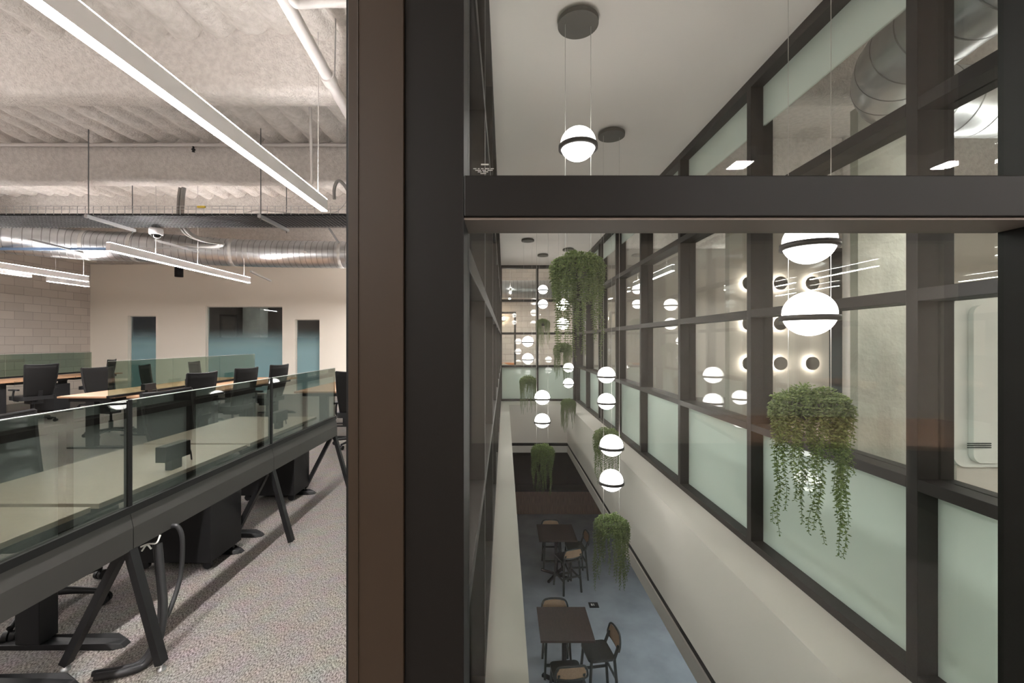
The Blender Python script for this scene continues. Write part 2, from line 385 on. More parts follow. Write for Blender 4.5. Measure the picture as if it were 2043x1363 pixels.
# near glazing in front of the camera, corner post to its left
nt_ = [T[0], T[1], (1.675, 1.7335, 0), T[3], T[4]]
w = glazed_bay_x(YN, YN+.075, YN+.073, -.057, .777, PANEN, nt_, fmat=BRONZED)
e = MB()                                        # the etched glazing mark at the foot of the upper pane
rows = [(0, [(-.004, .008)]), (-.006, [(-.016, -.011), (-.009, -.006), (-.004, .0), (.002, .009), (.011, .016)]), (-.0085, [(-.013, -.004), (-.002, .004), (.006, .014)]), (-.011, [(-.009, -.003), (-.001, .007)]), (-.0135, [(-.005, .004)])]
for dz, ss in rows:
    for a, bb in ss: e.box(-.0325+a+.057, -.0325+bb+.057, .0655, .0662, 1.774+dz, 1.774+dz+.0012+(0.001 if dz == 0 else 0))
e.build('etched_mark', REDP, w)
MB().box(0, .834, .004, .079, 1.6715, 1.6748).build('lit_painted_stop', pbr('painted_lit_bronze', (.16, .13, .11), .6), w)  # stop under the transom, painted lighter to stand in for globe light
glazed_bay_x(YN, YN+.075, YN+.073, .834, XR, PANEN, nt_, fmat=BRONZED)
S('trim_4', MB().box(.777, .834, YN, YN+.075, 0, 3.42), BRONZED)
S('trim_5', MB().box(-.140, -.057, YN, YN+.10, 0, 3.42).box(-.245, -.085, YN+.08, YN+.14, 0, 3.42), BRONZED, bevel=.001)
S('trim_6', MB().box(-.2168, -.1405, YN-.006, YN+.09, 0, 3.42).box(-.2035, -.2025, YN-.0075, YN-.005, 0, 3.42), pbr('brown_bronze', (.027, .0165, .009), .5, .0, spec=.3), bevel=.001)
S('trim_7', MB().box(-.2225, -.217, YN+.002, YN+.09, 0, 3.42), BLACK)
S('trim_8', MB().box(XR, XR+.16, YN, YN+.08, 0, 3.42), BRONZE)
# glazed wall foot strip at the right room and light kerb behind the frosted panes
S('trim_9', MB().box(XR+.17, 2.19, YN+.2, YF, 0, .02), TILEW)
S('trim_10', MB().box(-.55, XL-.17, YN+.2, YF, 0, .012), TILEW)

# ------------------------------------------------------------------ linear office lights
STRIPR = emit('led_strip_soft', (1, .965, .94), 30); STRIPRU = emit('led_strip_soft_up', (1, .965, .94), 13)
def linear_light(X, y0, y1, label, Z=2.65, wires=(), group='linear pendant lights of the office', up=True, top=DECK, soft=False):
    """X = side nearest the void; body .055 wide, .11 high"""
    t = empty('linear_light', (X-.0275, (y0+y1)/2, Z)); L = (y1-y0)/2
    MB().box(-.0275, .0275, -L, L, .004, .104).build('housing', FIXW, t)
    MB().box(-.0235, .0275, -L+.01, L-.004, 0, .004).build('diffuser', STRIPR if soft else STRIP, t)
    if up: MB().box(-.022, .0275, -L+.005, L-.005, .104, .108).build('uplight_strip', STRIPRU if soft else STRIPU, t)
    for wy in wires:
        top_ = top
        if isinstance(wy, tuple): wy, top_ = wy
        MB().tube([(0, wy-(y0+y1)/2, .108), (0.004, wy-(y0+y1)/2, (top_-Z)*.55), (0, wy-(y0+y1)/2, top_-Z-.03)], .004, 6).build('cord', PIPEW, t)
    return tag(t, label, 'light', group)
linear_light(-1.565, -3.0, 3.81, 'long bright linear light running over the nearest row of desk screens', wires=(-1, 3.68))
linear_light(-4.99, 5.455, 8.47, 'linear light hung in front of the round duct, shining on it', wires=(6.2, 7.05, (8.3, 3.13)))
linear_light(-4.99, -3.0, 3.2, 'linear light left of the camera over the middle desk row, mostly out of view', wires=(-1, 3))
linear_light(-8.0, 4.6, 8.30, 'longest linear light before the painted block wall, at the left edge', wires=(5.1, 6.6, (8.22, 3.13)))
linear_light(-8.44, 3.9, 7.7, 'linear light just under and behind the longest one before the block wall', wires=(4.2,), up=False)
linear_light(-8.72, 8.25, 9.06, 'short linear light before the block wall, close to the office wall corner', wires=(8.4,), up=False)
linear_light(-8.0, -3.0, 2.6, 'linear light left of the camera over the far desk row, out of view', wires=(-1, 2))
linear_light(-3.1, 8.9, 11.9, 'added linear light hidden behind the corner post to brighten the cream office wall', wires=(9.8, 11.6))  # extra unseen fixture, put in to brighten the back wall
linear_light(-1.9, 6.3, 9.6, 'linear light behind the corner post over the far end of the near desk row', wires=(6.5, 8.6))
for i, (lx, a, b2) in enumerate([(5.9, -3.5, .2)]):
    linear_light(lx, a, b2, 'linear light behind the camera beside the far right wall', wires=(a+.3, b2-.3), group='linear lights behind the glazing corner')
for i, (lx, a, b2) in enumerate([(4.1, 2.2, 4.9), (6.4, 1.6, 4.9), (3.0, 7.6, 9.9), (5.4, 7.6, 10.5)]):
    linear_light(lx, a, b2, ['linear light of the right room in front of the wall of round sconces', 'linear light of the right room beside its outer wall', 'linear light of the right room beyond the sconce wall, near the glazing', 'linear light of the right room beyond the sconce wall, far from the glazing'][i], Z=2.75, wires=(a+.3, b2-.3), group='linear lights of the right room', soft=True)
for i, (lx, a, b2) in enumerate([(.2, 12.4, 15.0), (3.0, 12.6, 15.2)]):
    linear_light(lx, a, b2, ['linear light of the lounge behind the far glazing, left one', 'linear light of the lounge behind the far glazing, right one'][i], Z=2.95, wires=(a+.3, b2-.3), group='linear lights of the lounge')
for i, (lx, a, b2) in enumerate([(-10.1, 13.1, 14.6), (-7.3, 13.1, 14.7), (-5.2, 13.1, 14.4)]):
    linear_light(lx, a, b2, ['linear light in the room behind the left narrow office window', 'linear light in the room behind the large office window', 'linear light in the room behind the right narrow office window'][i], Z=3.2, wires=(a+.2, b2-.2), group='linear lights of the back rooms', up=False)

# ------------------------------------------------------------------ duct, tray, pipes
def duct(pts, r, label, ridge=.018, pitch=.115, group=None):
    P = smooth_path(pts, 40); t = empty('air_duct', P[0]); o = P[0]
    dist = 0; q = [P[0]-o]; rs = [r]; nxt = pitch
    m = MB(); run = [P[0]-o]
    seam = MB()
    for a, b in zip(P, P[1:]):
        L = (b-a).length; d = (b-a).normalized()
        while dist + L > nxt:
            c = a + (b-a)*((nxt-dist)/L) - o
            seam.tube([c-d*.006, c, c+d*.006], r, 40, False, rs=[r+.001, r+.0035, r+.001]); nxt += pitch
        dist += L; run.append(b-o)
    m.tube(run, r, 40)
    m.build('duct_skin', STEEL, t); seam.build('spiral_seams', pbr('seam_steel', (.25, .25, .25), .45, .8), t)
    return t, P, o
t, P, o = duct([(-11.5, 6.25, 3.34), (-10.2, 6.9, 3.35), (-8.95, 7.65, 3.35), (-8.1, 8.25, 3.35), (-6.9, 8.5, 3.35), (-5.5, 9.0, 3.35), (-3.4, 9.2, 3.35), (-.5, 9.3, 3.36)], .28, '')
tag(t, 'large round galvanised spiral duct bending along the office wall under the ceiling', 'duct')
for i, cx in enumerate((-8.0, -7.2, -5.62, -3.48, -3.3)):
    c = min(P, key=lambda p: abs(p.x-cx)); j = P.index(c); d = (P[j+1]-c).normalized()
    MB().tube([c-o-d*.03, c-o+d*.03], .288, 40).build('flange', pbr('pale_flange', (.45, .44, .42), .5, .3), t)
t, P, o = duct([(-.3, 13.2, 3.1), (2, 13.2, 3.1), (4.6, 13.2, 3.1)], .27, '')
tag(t, 'round galvanised duct crossing the lounge behind the far glazing', 'duct')
t, P, o = duct([(7.7, 3.3, 3.38), (5.2, 3.35, 3.38), (4.0, 3.4, 3.38), (3.1, 3.3, 3.38), (2.6, 2.7, 3.38), (2.5, 1.2, 3.38)], .25, '', pitch=.2)
tag(t, 'round galvanised duct bending under the right room ceiling near the camera', 'duct')
# wire tray
TY0, TY1, TZ = 5.45, 6.05, 3.097
t = empty('cable_tray', (-6, (TY0+TY1)/2, TZ)); ox, oy, oz = -6, (TY0+TY1)/2, TZ
bk = MB()
for k in range(13):
    y = TY0 + (TY1-TY0)*k/12 - oy; bk.box(-5.7, 5.7, y-.003, y+.003, 0, .006)
for k in range(229):
    x = -5.7 + k*.05; bk.box(x-.003, x+.003, TY0-oy, TY1-oy, -.005, .001)
bk.build('mesh_floor', DWIRE, t)
MB().box(-5.7, 5.7, TY0-oy+.03, TY1-oy-.03, .007, .03).build('cable_bed', pbr('grey_cables', (.02, .02, .022), .7, bump=(40, .6, .02, 2)), t)
for yy in (TY0-oy, TY1-oy):
    sd = MB()
    for z in (.0, .075, .112): sd.box(-5.7, 5.7, yy-.003, yy+.003, z, z+.005)
    for k in range(115): x = -5.7+k*.1; sd.box(x-.0025, x+.0025, yy-.003, yy+.003, 0, .117)
    sd.build('side_rail', WIRE, t)
for X in (-9.55, -7.4, -5.24, -3.07, -.95):
    MB().box(X-ox-.02, X-ox+.02, TY0-oy-.06, TY1-oy+.06, -.045, -.006).build('strut', WIRE, t)
    for yy in (TY0-oy-.02, TY1-oy+.02):
        MB().tube([(X-ox, yy, -.07), (X-ox, yy, 1.12)], .006, 8).build('hanger_rod', DWIRE, t)
tag(t, 'wire mesh cable tray on struts and rods crossing the office ceiling', 'cable tray')
g = MB().rbox(-.05, .05, -.012, .012, 0, .022, .005).build('cable_tag', YELLOW, None, (-3.82, TY0-.018, 3.185)); tag(g, 'small yellow tag on the side rail of the wire tray', 'tag')
# camera dome
t = empty('dome_camera', (-4.85, 6.0, 2.99)); t.scale = (.8, .8, .8)
MB().lathe([(0, .10), (.10, .10), (.105, .05), (.10, .0), (.085, -.005), (0, -.005)]).build('housing', FIXW, t)
MB().lathe([(.075, -.005), (.07, -.03), (.05, -.055), (.02, -.066), (0, -.068)]).build('dome', pbr('smoked_dome', (.01, .01, .01), .08), t)
tag(t, 'white security camera with a dark dome hung under the wire tray', 'camera')
def pipe(name, pts, r, mat, label, cat='pipe', group=None, per=10):
    o = Vector(pts[0]); P = smooth_path([Vector(p)-o for p in pts], per) if len(pts) > 2 else [Vector(p)-o for p in pts]
    return tag(MB().tube(P, r, 14).build(name, mat, None, o), label, cat, group)
def at(x, y, Y): return Vector(((x-1006.5)/860*Y, Y, H+(682-y)/860*Y))
a, b2 = at(568, 0, 2.72), at(692, 222, 4.0); d = (b2-a)
t = empty('sprinkler_main', a)
MB().tube([-d*1.2, d*1.6], .046, 20).build('pipe_run', PIPEW, t)
for k in (.62,):
    c = d*k; n = d.normalized()
    MB().tube([c-n*.05, c+n*.05], .058, 20).build('coupling', PIPEW, t)
    MB().tube([c+Vector((.05, 0, .02)), c+Vector((.06, 0, .7))], .006, 6).build('hanger_rod', WIRE, t)
tag(t, 'thick white painted pipe slanting under the ceiling beside the corner post', 'pipe')
pipe('branch_pipe', [at(582, -8, 2.6), at(588, 4, 2.6), at(600, 7, 2.62), at(640, 5, 2.65), at(720, 3, 2.65)], .03, PIPEW, 'white elbow pipe at the top of the view beside the corner post', per=8)
t = empty('sprinkler_pipe', (-6, 5.75, 4.13))
MB().tube([(-5.7, 0, 0), (5.75, 0, -.01)], .024, 12).build('pipe_run', PIPEW, t)
MB().tube([(1.85, 0, 0), (1.85, 0, -.06)], .012, 8).lathe([(.022, -.06), (.024, -.075), (.012, -.085), (.02, -.10), (0, -.10)], (1.85, 0, 0), 10).build('sprinkler_head', BLACK, t)
for x in (-1.0, 2.45, 4.1): MB().tube([(x, 0, .02), (x, 0, .16)], .008, 6).build('hanger', PIPEW, t)
tag(t, 'thin white sprinkler pipe running straight across in front of a ceiling beam', 'pipe')
pipe('conduit', [at(619, 215, 4.6), at(621, 300, 4.6), at(622, 368, 4.6)], .014, PIPEW, 'straight grey conduit dropping from the beam behind the brightest light', group=None)
for i, (xa, xb) in enumerate([(356, 361), (364, 368)]):
    pipe('flexible_conduit', [at(xa+3, 375, 6.4), at(xa, 400, 6.4), at(xa, 440, 6.3), at(xa+14, 466, 6.3), at(xa+45, 480, 6.6), at(xb+75, 486, 6.9), at(xb+60, 492, 7.3), at(xb-10, 490, 7.6)], .02 if i == 0 else .03, pbr('conduit_grey%d' % i, (.22, .21, .20), .5, .3),
         ['thinner grey conduit looping down past the wire tray towards the duct', 'thicker grey conduit looping down past the wire tray towards the duct'][i])
pipe('flexible_conduit', [at(667, 398, 5.4), at(667, 378, 5.4), at(672, 364, 5.4), at(680, 363, 5.4), at(692, 378, 5.4), at(700, 400, 5.4)], .02, pbr('flex_grey', (.3, .29, .28), .5, .4), 'arched flexible conduit above the tray beside the corner post')
pipe('loose_cable', [at(692, 400, 5.6), at(680, 416, 5.6), at(660, 426, 5.6), at(600, 428, 5.7), at(520, 420, 5.8), at(485, 426, 5.8)], .006, CORDM, 'thin loose cable curling on top of the wire tray', 'cable')
t = tag(MB().box(-4.6, 0, -.021, .021, 0, .042).build('strut_channel', BLUEF, None, (-6.9, 7.55, 3.10)), 'bluish steel channel running level in front of the left duct bend', 'channel')
tag(MB().box(0, 1.9, -.015, .015, 0, .025).build('strut_channel', WIRE, None, (-6.88, 7.55, 3.12)), 'thin grey channel continuing the bluish one behind the light under the duct', 'channel')
for i, (x1, y1, x2, y2) in enumerate([(58, 478, 165, 504), (310, 480, 395, 503), (500, 542, 540, 561)]):
    a, b2 = at(x1, y1, 6.6 if i < 2 else 7.2), at(x2, y2, 7.9 if i < 2 else 8.6)
    tag(MB().bar((0, 0, 0), b2-a, .03).build('strut_channel', WIRE, None, a), ['short steel channel left of the duct bend', 'short steel channel behind the light shining on the duct', 'short steel channel beyond the far end of the light shining on the duct'][i], 'channel')
pipe('duct_brace', [at(657, 456, 8.9), at(676, 486, 8.9)], .022, pbr('brace_grey', (.3, .3, .3), .5, .5), 'slanted grey brace holding the duct beside the corner post', 'brace')
t = empty('smoke_detector', at(607, 504, 8.5))
MB().lathe([(0, .02), (.045, .015), (.05, 0), (0, -.01)], n=16).build('cover', PIPEW, t); MB().tube([(0, 0, .01), (0, 0, .95)], .004, 6).build('cord', PIPEW, t)
tag(t, 'small white round detector hanging in front of the duct', 'detector')
t = empty('cylinder_downlight', at(357, 553, 11.2))
MB().lathe([(.09, 0), (.095, 0), (.095, .26), (0, .26)], n=24).lathe([(0, .03), (.088, .03), (.09, 0)], n=24).build('can', BLACK, t); MB().tube([(0, 0, .26), (0, 0, 1.2)], .01, 8).build('stem', BLACK, t)
tag(t, 'black cylinder downlight hanging before the cream office wall', 'light')

# ------------------------------------------------------------------ desk screens, desks, chairs
def screen_row(X, ys, z0, z1, label, zfloor=0, aframe=True, mat=SCREEN, posts=True):
    """a free standing spine: dark rail with smoked glass screens above it, on A frames"""
    t = empty('screen_row', (X, (ys[0]+ys[-1])/2, 0)); oy = (ys[0]+ys[-1])/2
    for a, b in zip(ys, ys[1:]):
        a -= oy; b -= oy
        g = MB().box(-.006, .006, a+.006, b-.006, z0, z1-.002).build('glass_screen', mat, t)
        MB().box(-.006, .006, a+.006, b-.006, z1-.002, z1+.001).build('edge_highlight', pbr('edge_%d' % len(bpy.data.materials), (.42, .45, .43), .4), t)  # pale strip paints the highlight along the top edge of the glass
        if aframe: # the folded rail panel
            MB().add([(-.03, a+.002, z0-.02), (.01, a+.002, z0-.02), (.024, a+.002, z0-.085), (.024, a+.002, z0-.185), (-.03, a+.002, z0-.185)] + [(-.03, b-.002, z0-.02), (.01, b-.002, z0-.02), (.024, b-.002, z0-.085), (.024, b-.002, z0-.185), (-.03, b-.002, z0-.185)],
                     [(0, 1, 2, 3, 4), (9, 8, 7, 6, 5), (0, 5, 6, 1), (1, 6, 7, 2), (2, 7, 8, 3), (3, 8, 9, 4), (4, 9, 5, 0)]).build('rail_panel', GREY, t)
    MB().box(-.02, .018, ys[0]-oy, ys[-1]-oy, z0-.02, z0+.012).build('glazing_channel', BLACK, t)
    if posts:
        for y in ys[1:-1]: MB().box(-.012, .012, y-oy-.009, y-oy+.009, z0-.02, z1+.002).build('post', BLACK, t)
    if aframe:
        for y in ys[:]:
            y = min(max(y, ys[0]+.06), ys[-1]-.03)
            for x1, tx in ((.153, .01), (-.285, -.02)):
                MB().bar((tx, y-oy, z0-.185), (x1, y-oy, .03), .032, .042, (0, 1, 0)).build('leg', BLACKP, t)
                MB().lathe([(.018, 0), (.018, .008), (.006, .012), (.006, .035)], (x1, y-oy, 0), 12).build('levelling_foot', WIRE, t)
    return tag(t, label, 'desk divider')
screen_row(-1.72, [-.4, .77, 1.97, 3.17, 4.37], .735, 1.232, 'nearest row of smoked glass desk screens on a charcoal rail with A legs')
screen_row(-5.3, [5.76, 6.89, 8.02, 9.15], .76, 1.235, 'green glass desk screens dividing the middle double row of oak desks', aframe=False, mat=SCREENG, posts=False)
screen_row(-10.25, [5.4, 6.55, 7.7, 8.85, 9.95, 10.7], .76, 1.235, 'green glass desk screens on the far desk row before the block wall', aframe=False, mat=SCREENG, posts=False)

def make_desk(x0, x1, y0, y1, mat, label, legs='t', group=None):
    cx, cy = (x0+x1)/2, (y0+y1)/2; t = empty('office_desk', (cx, cy, 0)); hx, hy = (x1-x0)/2, (y1-y0)/2
    MB().box(-hx, hx, -hy, hy, .715, .74).build('desk_top', mat, t, bevel=.002)
    MB().box(-hx+.1, hx-.1, -hy+.06, hy-.06, .66, .714).build('under_frame', BLACK, t)
    for s in (-1, 1):
        y = s*(hy-.11)
        MB().box(-.07, .05, y-.045, y+.045, .03, .69).box(-.055, .035, y-.035, y+.035, .3, .66).build('lifting_leg', BLACKP, t, bevel=.004)
        p = MB().add([(-.34, y-.04, 0), (.40, y-.04, 0), (.44, y-.02, 0), (.44, y+.02, 0), (.40, y+.04, 0), (-.34, y+.04, 0), (-.34, y-.04, .02), (.36, y-.04, .035), (.42, y-.02, .02), (.42, y+.02, .02), (.36, y+.04, .035), (-.34, y+.04, .02)],
                     [(5, 4, 3, 2, 1, 0), (6, 7, 8, 9, 10, 11), (0, 1, 7, 6), (1, 2, 8, 7), (2, 3, 9, 8), (3, 4, 10, 9), (4, 5, 11, 10), (5, 0, 6, 11)])
        p.build('foot', BLACKP, t, bevel=.003)
    return tag(t, label, 'desk', group)
near_l = ['pale desk behind the nearest glass screens, partly out of view at the left edge', 'pale desk behind the middle pane of the nearest glass screens', 'pale desk behind the farthest pane of the nearest glass screens']
for i, (a, b2) in enumerate([(.80, 1.98), (2.02, 3.18), (3.22, 4.36)]):
    make_desk(-2.70, -1.90, a, b2, DESKW, near_l[i], group='pale desks of the near row')
pos = ['nearest', 'middle', 'farthest']
for i in range(3):
    a = 5.95+i*1.08
    make_desk(-5.22, -4.42, a, a+1.06, WOOD, '%s oak desk on the near side of the middle green glass screens' % pos[i], group='oak desks of the middle row')
    make_desk(-6.18, -5.38, a, a+1.06, WOOD, '%s oak desk on the far side of the middle green glass screens' % pos[i], group='oak desks of the middle row')
for i in range(4):
    a = 5.9+i*1.17
    make_desk(-10.15, -9.35, a, a+1.15, WOOD, '%s oak desk along the block wall row' % ['nearest', 'second', 'third', 'farthest'][i], group='oak desks of the wall row')
for i in range(2):
    a = 6.55+i*1.2
    make_desk(-3.2, -2.35, a, a+1.18, WOOD, ['oak desk whose end shows beside the corner post', 'oak desk behind the corner post'][i], group='oak desks beyond the near row')
make_desk(-7.6, -6.65, 3.6, 5.0, WOOD, 'oak desk at the left edge, just above the nearest glass screen')

def make_chair(label, seed=0):
    t = empty('office_chair')
    # backrest: curved mesh panel, faces +Y
    W, N, M = .22, 9, 9; front = []; back = []
    for j in range(M+1):
        v = j/M; z = .47 + .60*v; y = -.20 - .05*math.sin(v*PI*.9) - .10*v*v + .03
        w = W*(.86+.14*math.sin(min(1, v*1.25)*PI/2))*(1.0+.06*v)
        for i in range(N+1):
            u = i/N*2-1; front.append((u*w, y-.035*(1-u*u)+.035, z + (.012*u*u if j == M else 0)))
    back = [(x, y-.014, z) for x, y, z in front]; n = N+1
    fs = []
    for j in range(M):
        for i in range(N): a = j*n+i; fs.append((a, a+n, a+n+1, a+1)); b = a+len(front); fs.append((b, b+1, b+n+1, b+n))
    L = len(front)
    for i in range(N): fs += [(i, i+1, L+i+1, L+i), (M*n+i, L+M*n+i, L+M*n+i+1, M*n+i+1)]
    for j in range(M): fs += [(j*n, L+j*n, L+(j+1)*n, (j+1)*n), (j*n+N, (j+1)*n+N, L+(j+1)*n+N, L+j*n+N)]
    br = MB().add(front+back, fs, True).build('backrest', MESHF, t)
    fr = MB()
    for s in (0, N): fr.tube([Vector(front[j*n+s])+Vector((0, -.007, 0)) for j in range(M+1)], .011, 8)
    fr.tube([Vector(front[M*n+i])+Vector((0, -.007, 0)) for i in range(N+1)], .011, 8)
    fr.tube([Vector(front[i])+Vector((0, -.007, 0)) for i in range(N+1)], .013, 8)
    fr.build('back_frame', BLACKP, t)
    MB().bar((0, -.215, .60), (0, -.17, .40), .06, .03).bar((0, -.17, .41), (0, 0, .39), .07, .03).build('back_spine', BLACKP, t)
    MB().rbox(-.24, .24, -.21, .26, .43, .50, .07).build('seat', BLACKP, t, bevel=.012)
    MB().rbox(-.09, .09, -.13, .10, .355, .43, .02).build('tilt_mechanism', BLACKP, t)
    MB().tube([(0, 0, .07), (0, 0, .24)], .03, 14).tube([(0, 0, .24), (0, 0, .36)], .017, 12).build('gas_column', BLACKP, t)
    for s in (-1, 1):
        MB().tube(smooth_path([(s*.20, 0, .42), (s*.27, 0, .45), (s*.275, -.01, .54), (s*.265, -.01, .615)], 5), .014, 8).rbox(s*.265-.035, s*.265+.035, -.13, .11, .615, .64, .03).build('armrest', BLACKP, t)
    for k in range(5):
        a = 2*PI*k/5 + .4 + seed; c, s_ = math.cos(a), math.sin(a)
        MB().tube([(c*.03, s_*.03, .095), (c*.16, s_*.16, .09), (c*.31, s_*.31, .072)], .02, 8, rs=[.026, .02, .014]).build('base_leg', BLACKP, t)
        q = Vector((c*.31, s_*.31, 0)); p = Vector((-s_, c, 0))
        MB().tube([q+Vector((0, 0, .03))-p*.024, q+Vector((0, 0, .03))-p*.004], .03, 14).tube([q+Vector((0, 0, .03))+p*.004, q+Vector((0, 0, .03))+p*.024], .03, 14).tube([q+Vector((0, 0, .03)), q+Vector((0, 0, .075))], .008, 6).build('caster', BLACKP, t)
    return tag(t, label, 'chair', 'black mesh task chairs')
proto = None
chairs = [   # x, y, facing angle, label  (rotation of +Y)
 (-8.72, 7.98, 1.25, 'black mesh task chair alone in the aisle before the block wall, back in full view'),
 (-9.30, 9.85, 2.0, 'black task chair farthest back, near the corner of block wall and cream wall'),
 (-6.30, 6.9, -1.75, 'black task chair at the left end of the middle desks, seen over the desk'),
 (-6.15, 7.75, -1.2, 'black task chair seen through the green glass in front of the left narrow window'),
 (-6.15, 8.95, -1.35, 'black task chair seen through the green glass left of the large window'),
 (-4.32, 5.85, 1.4, 'black task chair whose top shows over the middle of the nearest glass screens'),
 (-4.32, 6.85, 1.4, 'black task chair before the end of the green glass screens'),
 (-4.30, 7.8, 1.4, 'black task chair between the large window and the right narrow window'),
 (-2.6, 2.42, -1.5, 'black task chair whose star base shows under the rail behind the nearest A leg'),
 (-2.6, 3.62, -1.7, 'black task chair whose casters show under the rail near the second A leg'),
 (-2.15, 6.25, .2, 'black task chair beside the corner post, back turned away from the aisle'),
 (-3.1, 1.3, -1.4, 'black task chair at the near pale desk, out of view at the left'),
 (-6.95, 5.3, 2.8, 'black task chair at the left edge above the nearest glass screen')]
for i, (x, y, rz, lab) in enumerate(chairs):
    if i == 0: proto = make_chair(lab); learn(proto); o = proto
    else: o = copy_tree(proto)
    o.location = (x, y, 0); o.rotation_euler = (0, 0, rz); o['label'] = lab
# pedestals
def pedestal(x0, x1, y0, y1, label):
    t = empty('pedestal_cabinet', ((x0+x1)/2, (y0+y1)/2, 0)); hx, hy = (x1-x0)/2, (y1-y0)/2
    MB().box(-hx, hx, -hy, hy, .06, .60).build('body', BLACKP, t, bevel=.004)
    for z0, z1 in ((.07, .30), (.31, .45), (.46, .59)):
        d = MB().box(-hx-.015, -hx-.001, -hy+.01, hy-.01, z0, z1).build('drawer', BLACK, t, bevel=.002)
        MB().box(-hx-.028, -hx-.016, -.06, .06, z1-.035, z1-.025).build('handle', WIRE, d)
    for sx in (-1, 1):
        for sy in (-1, 1): MB().tube([(sx*(hx-.05), sy*(hy-.05)-.012, .028), (sx*(hx-.05), sy*(hy-.05)+.012, .028)], .028, 12).tube([(sx*(hx-.05), sy*(hy-.05), .03), (sx*(hx-.05), sy*(hy-.05), .06)], .008, 6).build('caster', BLACKP, t)
    return tag(t, label, 'cabinet', 'black pedestal cabinets')
pedestal(-2.42, -1.91, 2.80, 3.13, 'black wheeled pedestal cabinet behind the second A leg of the near row')
pedestal(-2.47, -1.96, 4.02, 4.33, 'black wheeled pedestal cabinet at the far end of the near row')
for i in range(3): pedestal(-9.9, -9.4, 6.6+i*1.2, 6.93+i*1.2, 'black pedestal cabinet under the %s desk of the block wall row' % ['second', 'third', 'farthest'][i])
# power boxes on the desks
def power_box(x, y, label, s=1):
    t = empty('power_box', (x, y, .74))
    MB().box(-.03, .03, -.10*s, .10*s, .06, .15).build('socket_box', BLACK, t, bevel=.003)
    MB().box(-.02, .02, -.04, .04, 0, .06).build('clamp', BLACK, t)
    MB().tube(smooth_path([(-.03, .08, .1), (-.05, .16, .12), (-.04, .19, .06), (-.03, .19, 0)], 6), .005, 8).build('cord', CABLE, t)
    return tag(t, label, 'power outlet', 'black desk power boxes')
for x, y, l in [(-1.98, 1.42, 'black desk power box behind the left pane of the nearest screens'), (-1.98, 2.58, 'black desk power box behind the middle pane of the nearest screens'), (-1.98, 3.78, 'black desk power box behind the far pane of the nearest screens'),
                (-5.16, 6.25, 'black desk power box at the near end of the green glass screens'), (-5.16, 7.1, 'black desk power box before the second green glass screen'), (-5.16, 8.5, 'black desk power box near the far end of the green glass screens')]: power_box(x, y, l)
# hoses under the near rail
t = empty('cable_bundle', (-1.8, 2.1, 0)); o = Vector((-1.8, 2.1, 0))
A = [at(316, 1085, 2.12), at(322, 1150, 2.10), at(327, 1215, 2.07), at(318, 1275, 2.02), at(290, 1330, 1.98), at(250, 1362, 1.93), at(190, 1400, 1.9)]
B = [at(340, 1050, 2.2), at(355, 1052, 2.2), at(364, 1080, 2.2), at(360, 1150, 2.18), at(340, 1215, 2.1), at(322, 1250, 2.06), at(296, 1310, 2.0), at(262, 1350, 1.95), at(200, 1400, 1.9)]
for pts, r in ((A, .016), (B, .011), ([p+Vector((-.03, .02, 0)) for p in A], .013)):
    pts = [Vector((p.x, p.y, max(p.z, .02)))-o for p in pts]
    MB().tube(smooth_path(pts, 7), r, 10).build('hose', CABLE, t)
MB().tube(smooth_path([at(281, 1092, 2.1)-o, at(296, 1086, 2.1)-o, at(312, 1084, 2.1)-o, at(320, 1068, 2.12)-o], 5), .004, 8).build('cable_tie', REDP, t)
MB().tube(smooth_path([at(283, 1100, 2.1)-o, at(293, 1088, 2.1)-o, at(302, 1096, 2.1)-o], 5), .004, 8).build('cable_tie', REDP, t)
tag(t, 'thick black cable hoses with pale ties drooping from the near rail to the carpet', 'cables')
pipe('white_cable', [at(598, 908, 3.75), at(607, 902, 3.8), at(613, 896, 3.85), at(617, 890, 3.9)], .005, REDP, 'short thin white cable under the far end of the near rail', 'cable')

# ------------------------------------------------------------------ globe pendants with trailing plants
def make_globe(t, z):
    g = MB()
    prof = [(.104*math.cos(a), .098*math.sin(a)) for a in [(-90+k*7.5)*PI/180 for k in range(25)]]
    g.lathe(prof, n=36); gl = g.build('globe', GLOBE, t, (0, 0, z+.02))
    MB().lathe([(.099, -.012), (.115, -.012), (.115, .012), (.099, .012), (.099, -.012)], n=44).build('globe_ring', RING, gl, (0, 0, -.02))
def make_pendant(x, y, zr, ang, label):
    """zr: height of the upper ring"""
    t = empty('globe_pendant', (x, y, zr), ang)
    MB().lathe([(0, 3.42-zr), (.10, 3.42-zr), (.12, 3.405-zr), (.12, 3.378-zr), (0, 3.378-zr)], n=40, smooth=False).build('canopy', CANOPY, t)
    make_globe(t, 0); make_globe(t, -.32)
    for s in (-1, 1): MB().tube([(s*.078, 0, 3.38-zr), (s*.078, 0, -.70)], .0015, 5).build('cord', CORDM, t)
    MB().lathe([(.096, -.705), (.108, -.705), (.108, -.695), (.096, -.695), (.096, -.705)], n=36).build('planter_ring', RING, t)
    return tag(t, label, 'light', 'globe pendants in the void')
def leaf(m, p, d, L, w, up):
    d = d.normalized(); s = d.cross(up)
    s = s.normalized() if s.length > .01 else Vector((1, 0, 0)); n = s.cross(d)
    a, b = p, p + d*L; c = p + d*(L*.55)
    m.add([a, c+s*w, c-s*w, c+n*(w*.35), c-n*(w*.35), b], [(0, 3, 1), (0, 2, 3), (0, 1, 4), (0, 4, 2), (5, 1, 3), (5, 3, 2), (5, 4, 1), (5, 2, 4)], True)
